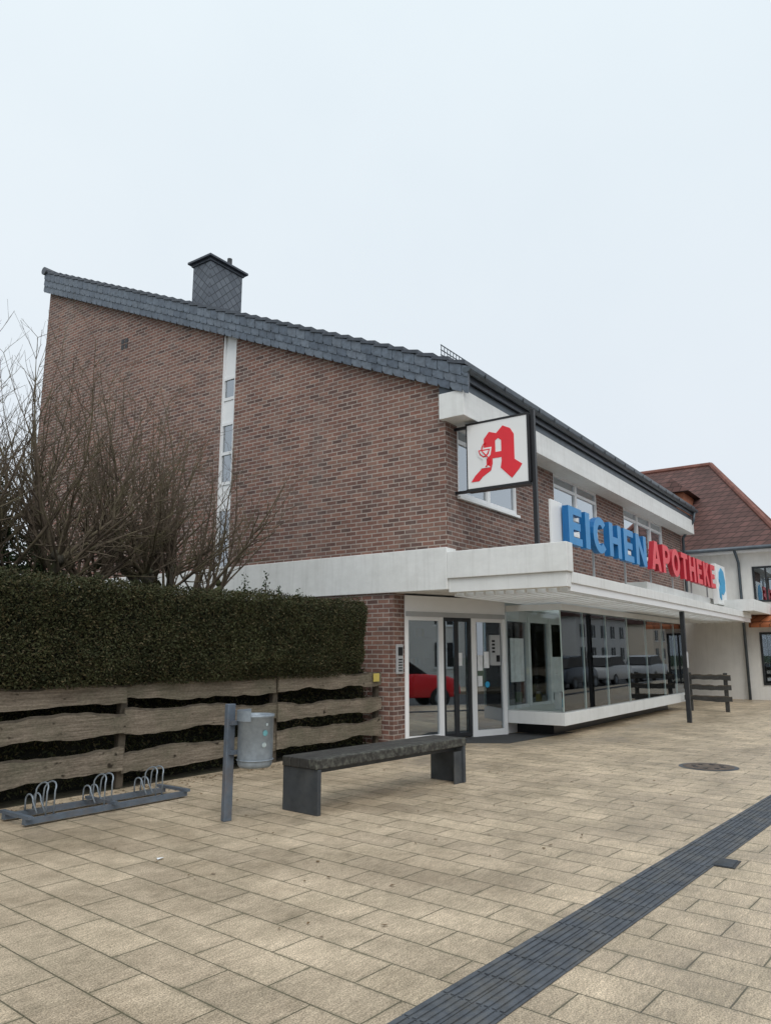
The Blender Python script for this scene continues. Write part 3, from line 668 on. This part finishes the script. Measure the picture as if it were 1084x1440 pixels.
def leafclump(name,clumps,m,ls=(.05,.1),stem=None):
    root=E(name); V=[];F=[]
    for c,r,n in clumps:
        for _ in range(n):
            d=Vector((random.gauss(0,1),random.gauss(0,1),random.gauss(0,1))).normalized()*(random.random()**.5)
            p=Vector(c)+Vector((d.x*r[0],d.y*r[1],d.z*r[2])); s=R_(*ls)
            a=Vector((R_(-1,1),R_(-1,1),R_(-1,1))).normalized(); b=a.cross(Vector((R_(-1,1),R_(-1,1),R_(-1,1)))).normalized()
            k=len(V); V.extend([tuple(p),tuple(p+a*s*.5+b*s*.28),tuple(p+a*s),tuple(p+a*s*.5-b*s*.28)]); F.append((k,k+1,k+2,k+3))
    mesh('leaves',V,F,m,root)
    if stem:
        V=[];F=[]
        for a,b,r in stem: tube(V,F,[Vector(a),Vector(b)],[r,r*.5],7,True)
        mesh('stems',V,F,M_trunk,root)
leafclump('evergreen_shrub',[((5.6,11.3,3.0),(.7,.6,.7),2400),((5.5,11.5,4.0),(.40,.4,.5),900),((5.1,11.6,3.3),(.5,.5,.8),1500),((6.2,11.2,2.7),(.5,.5,.4),1200),((5.3,11.4,4.5),(.22,.2,.35),300)],M_ever,stem=[((5.3,11.4,0),(5.3,11.5,4.4),.08),((5.3,11.4,2),(4.9,11.6,3.6),.04),((5.3,11.4,2),(5.9,11.2,3.1),.04)])
tips=[(9.3,.15),(9.55,.35),(9.8,.1),(10.1,.4),(10.35,.2),(10.6,.05),(10.9,.22)]
leafclump('garden_conifer',[((x,9.8+.1*(i%2),2.35+h*.5),(.09,.09,.20+h),260) for i,(x,h) in enumerate(tips)]+[((10.0,9.9,2.25),(.9,.25,.3),1500)],M_ever,ls=(.03,.07),stem=[((x,9.8+.1*(i%2),0),(x,9.8+.1*(i%2),2.5+h),.02) for i,(x,h) in enumerate(tips)])
V=[];F=[]
for i in range(50):
    x=-30+i*1.9+R_(-1,1); y=46+R_(-4,6); h=R_(6,11); 
    for _ in range(120):
        d=Vector((random.gauss(0,1),random.gauss(0,1),random.gauss(0,1))).normalized()*(random.random()**.4)
        p=Vector((x+d.x*2.4,y+d.y*2.4,h*.6+d.z*h*.42)); s=R_(.3,.7)
        a=Vector((R_(-1,1),R_(-1,1),R_(-1,1))).normalized(); b=a.cross(Vector((R_(-1,1),R_(-1,1),1))).normalized()
        k=len(V); V.extend([tuple(p),tuple(p+a*s*.5+b*s*.3),tuple(p+a*s),tuple(p+a*s*.5-b*s*.3)]); F.append((k,k+1,k+2,k+3))
    tube(V,F,[Vector((x,y,-.1)),Vector((x,y,h*.6))],[.25,.1],6)
mesh('distant_trees',V,F,M_dist)

# ---------------------------------------------------------------- bench
Be=E('street_bench')
MB=Matrix.Translation((5.99,5.07,0))@Matrix.Rotation(math.radians(-5.2),4,'Z')
LB=2.60
box('end_plate_near',0,.05,0,.52,0,.44,M_benchleg,Be,.006,MB)
box('end_plate_far',LB-.05,LB,0,.52,0,.44,M_benchleg,Be,.006,MB)
boxes('far_leg_flange',[(LB-.22,LB-.052,.02,.035,0,.384),],M_benchleg,Be,MB)
box('under_beam',.05,LB-.05,.12,.40,.385,.44,M_benchleg,Be,.004,MB)
for i in range(4):
    y0=.0+i*.131
    box('seat_slat',-.02,LB+.02,y0,y0+.122,.442,.54,M_bedge if i==0 else M_bwood,Be,.01,MB)
# ---------------------------------------------------------------- litter bin
Bi=E('litter_bin')
MBi=Matrix.Translation((5.33,5.66,0))@Matrix.Rotation(math.radians(-10),4,'Z')
box('post',-.045,.045,-.03,.03,0,1.10,M_galvd,Bi,.006,MBi)
bc=Vector((5.50,5.47,0))
V=[];F=[]; prof=[(.0,.50),(.15,.50),(.165,.52),(.17,.54),(.172,.60),(.175,.97),(.183,.975),(.183,1.0),(.172,1.0),(.168,.97),(.16,.62),(0,.6)]
n=32
for r,z in prof:
    for i in range(n):
        t=2*math.pi*i/n; V.append((bc.x+r*math.cos(t),bc.y+r*math.sin(t),z))
for j in range(len(prof)-1):
    for i in range(n): F.append((j*n+i,j*n+(i+1)%n,(j+1)*n+(i+1)%n,(j+1)*n+i))
mesh('bucket',V,F,M_galv,Bi,smooth=True)
pipe('hoop_low',[(bc.x+.177*math.cos(2*math.pi*i/32),bc.y+.177*math.sin(2*math.pi*i/32),.57) for i in range(33)],.006,M_galv,Bi)
boxes('bracket',[(-.02,.09,-.075,-.031,.9,.94),(-.02,.09,-.075,-.031,.62,.66)],M_galvd,Bi,MBi)
V=[];F=[]
for i in range(17):
    t=math.radians(60)+math.radians(150)*i/16
    V+= [(bc.x+.19*math.cos(t),bc.y+.19*math.sin(t),.94),(bc.x+.19*math.cos(t),bc.y+.19*math.sin(t),1.04)]
for i in range(16): F.append((2*i,2*i+2,2*i+3,2*i+1))
mesh('back_collar',V,F,M_galv,Bi,smooth=True)
mstk=mat('sticker',(.36,.43,.44),.5,.3,30); mstk2=mat('sticker_blue',(.12,.30,.33),.5,.3,30)
fd=(Vector((0,0,0))-bc).normalized(); at=math.atan2(fd.y,fd.x)
for (da,z,s,mm_) in ((.55,.83,.028,mstk2),(.5,.72,.024,mstk),(.65,.91,.014,mstk)):
    a=at+da; c=bc+Vector((math.cos(a),math.sin(a),0))*.178; tg=Vector((-math.sin(a),math.cos(a),0))
    mesh('sticker',[tuple(c+tg*s*math.cos(q)+Vector((0,0,z+s*math.sin(q)))) for q in [i*math.pi/8 for i in range(16)]],[tuple(range(16))],mm_,Bi)
# ---------------------------------------------------------------- bicycle rack
Rk=E('bicycle_rack')
mr=Matrix.Translation((4.05,7.0,0))@Matrix.Rotation(math.radians(-2),4,'Z')
boxes('base_rails',[(0,1.85,-.03,.03,.02,.07),(0,1.85,.36,.42,.02,.07)],M_galvd,Rk,mr)
boxes('cross_rails',[(0,.05,-.08,.47,.071,.10),(1.80,1.85,-.08,.47,.071,.10),(.9,.94,-.08,.47,.071,.10)],M_galvd,Rk,mr)
for i in range(3):
    for dx in (-.04,.04):
        x=.25+i*.62+dx; lean=.10
        pts=[(x,-.0,.07)]
        for k in range(13):
            t=math.pi*k/12; pts.append((x+lean*.3*math.sin(t),.10-.10*math.cos(t),.29+.07*math.sin(t)))
        pts+= [(x,.21,.2),(x+.02,.24,.10),(x,.39,.07)]
        pipe('hoop',[tuple(mr@Vector(q)) for q in pts],.008,M_galv,Rk)
        pts=[(x,.39,.07)]+[(x,.32+.07*math.cos(math.pi*k/10),.17+.06*math.sin(math.pi*k/10)) for k in range(11)]+[(x,.16,.07)]
        pipe('hoop_small',[tuple(mr@Vector(q)) for q in pts],.008,M_galv,Rk)
# ---------------------------------------------------------------- far barrier fence
Bf=E('wooden_barrier')
for z0 in (.28,.58,.86): plank(4.35,5.6,z0,.15,22.5,z0*9,Bf,'Y',.03,M_bwood,.03)
for y in (4.45,5.4): box('post',22.54,22.64,y,y+.1,0,1.05,M_bwood,Bf,.01)
# ---------------------------------------------------------------- leaf litter
V=[];F=[]
for _ in range(650):
    x=R_(3.5,11); y=7.88-abs(random.gauss(0,.22)) if random.random()<.8 else R_(2.5,7.5)
    s=R_(.010,.028); a=R_(0,6.28); k=len(V)
    for j in range(4): V.append((x+s*math.cos(a+j*1.57)*(1 if j%2 else .5),y+s*math.sin(a+j*1.57)*(1 if j%2 else .5),.006+R_(0,.008)))
    F.append((k,k+1,k+2,k+3))
mesh('leaf_litter',V,F,mat('dead_leaves',(.13,.08,.035),.8,.4,20))
mesh('paper_scrap',[(4.05,5.05,.008),(4.10,5.035,.018),(4.115,5.07,.01),(4.065,5.085,.013)],[(0,1,2,3)],M_poster)

# ---------------------------------------------------------------- neighbour house (right)
Hn=E('white_hipped_house')
hx0,hx1,hy0,hy1,ez=29.0,37.5,3.7,13.2,5.25
box('walls',hx0,hx1,hy0,hy1,0,ez,M_hwall,Hn)
o_=.45
e=[(hx0-o_,hy0-o_,ez-.05),(hx1+o_,hy0-o_,ez-.05),(hx1+o_,hy1+o_,ez-.05),(hx0-o_,hy1+o_,ez-.05),(33.2,6.5,9.5),(33.2,9.7,9.5)]
mesh('roof',e,[(0,1,4),(1,2,5,4),(2,3,5),(3,0,4,5),(0,3,2,1)],M_rtile,Hn)
V=[];F=[]
tube(V,F,[Vector(e[0]),Vector(e[4])],[.11,.11],8); tube(V,F,[Vector(e[4]),Vector(e[5])],[.11,.11],8); tube(V,F,[Vector(e[3]),Vector(e[5])],[.11,.11],8); tube(V,F,[Vector(e[1]),Vector(e[4])],[.11,.11],8)
mesh('hip_ridge_tiles',V,F,mat('ridge_tile',(.20,.085,.065),.7,.3,4),Hn)
box('eaves_soffit',hx0-.4,hx0,hy0-.4,hy1+.4,ez-.15,ez-.06,M_frame,Hn)
pipe('eaves_gutter',[(hx0-o_-.03,hy0-o_,ez-.02),(hx0-o_-.03,hy1+o_,ez-.02)],.07,M_gutter,Hn)
pipe('house_downpipe',[(hx0-.45,5.05,ez-.05),(hx0-.12,5.0,ez-.5),(hx0-.12,5.0,0)],.05,M_gutter,Hn)
def hwin(y0,y1,z0,z1):
    box('window_pane',hx0-.012,hx0-.004,y0,y1,z0,z1,M_glass,Hn); box('window_dark',hx0-.003,hx0-.001,y0,y1,z0,z1,M_black,Hn)
    boxes('window_frame',[(hx0-.03,hx0-.013,y0,y1,z0,z0+.07),(hx0-.03,hx0-.013,y0,y1,z1-.07,z1),(hx0-.031,hx0-.014,y0-.001,y0+.07,z0,z1),(hx0-.031,hx0-.014,y1-.07,y1+.001,z0,z1),(hx0-.029,hx0-.013,(y0+y1)/2-.03,(y0+y1)/2+.03,z0+.07,z1-.07)],M_dark,Hn)
hwin(3.75,4.6,3.35,4.6); hwin(3.75,4.55,.5,2.3)
prism('shop_awning_tiles',[(hx0-.7,2.55),(hx0,3.15),(hx0,3.05),(hx0-.7,2.45)],'Y',3.2,4.75,M_rtile2,Hn)
box('dormer_wall',29.6,31.6,6.85,7.65,6.0,7.75,mat('dormer_brick',(.40,.16,.09),.8,.2,5),Hn)
mesh('dormer_roof',[(29.35,6.6,7.7),(29.35,7.9,7.7),(32,7.9,7.7),(32,6.6,7.7),(29.6,7.25,8.3),(32.2,7.25,8.3)],[(0,4,5,3),(1,2,5,4),(0,1,4),(2,3,5),(0,3,2,1)],M_rtile,Hn)

# ---------------------------------------------------------------- street life across (mirrored in the glass)
def car(x,y,col,flip=1):
    root=E('parked_car')
    paint=mat('car_paint',col,.25,.02,2,spec=.6)
    def loft(name,secs,m):
        V=[];F=[];n=len(secs[0])
        for s in secs: V+=s
        for i in range(len(secs)-1):
            for j in range(n): F.append((i*n+j,i*n+(j+1)%n,(i+1)*n+(j+1)%n,(i+1)*n+j))
        F.append(tuple(range(n))[::-1]); F.append(tuple((len(secs)-1)*n+j for j in range(n)))
        o=mesh(name,V,F,m,root,smooth=True); bev(o,.03,2); return o
    low=[(-2.1,.30,.60,.76),(-2.0,.22,.82,.84),(-1.2,.2,.92,.88),(0,.2,.94,.89),(.9,.2,.93,.88),(1.6,.2,.86,.86),(2.0,.25,.72,.80),(2.1,.32,.58,.70)]
    loft('body',[[(x+a*flip,y-w_,z0),(x+a*flip,y+w_,z0),(x+a*flip,y+w_*1.0,(z0+z1)/2),(x+a*flip,y+w_*.93,z1),(x+a*flip,y-w_*.93,z1),(x+a*flip,y-w_,(z0+z1)/2)] for a,z0,z1,w_ in low],paint)
    prism('cabin_glass',[(x+flip*a,b) for a,b in ((-1.85,.90),(-1.45,1.36),(.2,1.41),(.95,.92))],'Y',y-.72,y+.72,M_black,root)
    prism('roof_panel',[(x+flip*a,b) for a,b in ((-1.5,1.34),(-1.35,1.42),(.15,1.46),(.3,1.36))],'Y',y-.68,y+.68,paint,root,.03)
    for a in (-1.3,1.3):
        for s in (-1,1):
            cyl('wheel',(x+flip*a,y+s*.70,.20),(x+flip*a,y+s*.90,.20),.32,M_black,root,20); cyl('hub',(x+flip*a,y+s*.895,.20),(x+flip*a,y+s*.91,.20),.18,M_galv,root,12)
    boxes('lamps',[(x+flip*2.02-.05,x+flip*2.02+.05,y-.7,y-.45,.55,.68),(x+flip*2.02-.05,x+flip*2.02+.05,y+.45,y+.7,.55,.68)],M_panel,root)
    return root
for (x,y,c) in ((14.2,-2.6,(.75,.02,.03)),(27,-2.6,(.6,.6,.62)),(35,-2.6,(.08,.1,.13)),(41,-2.7,(.65,.65,.65)),(48,-2.6,(.45,.46,.48))): car(x,y,c)
def house(x0,x1,y0,y1,h,rh,wallc,name='townhouse'):
    root=E(name); wm=mat('render_wall',wallc,.85,.06,1)
    box('walls',x0,x1,y0,y1,-.1,h,wm,root)
    ym=(y0+y1)/2
    prism('roof',[(y0-.4,h-.1),(y1+.4,h-.1),(ym,h+rh)],'X',x0-.3,x1+.3,M_rtile,root)
    n=int((x1-x0)/2.6); L=[];K=[]
    for i in range(n):
        xx=x0+(i+.5)*(x1-x0)/n
        for z in (.9,3.0):
            if z+1.2>h: continue
            L.append((xx-.6,xx+.6,y1+.002,y1+.03,z,z+1.2)); K+= [(xx-.68,xx+.68,y1+.001,y1+.06,z-.1,z-.001),(xx-.03,xx+.03,y1+.031,y1+.05,z,z+1.2)]
    boxes('windows',L,M_black,root); boxes('window_trim',K,M_frame,root)
for a in ((-5,8,-24,-14,5,3,(.7,.68,.64)),(12,22,-25,-15,4.2,3.5,(.6,.58,.55)),(30,40,-24,-14,4.6,3.5,(.72,.70,.66)),(47,58,-25,-15,5.4,3.5,(.7,.65,.6)),(66,80,-24,-14,5,3.5,(.7,.7,.7)),(90,104,-24,-14,5,3,(.7,.6,.5))): house(*a)
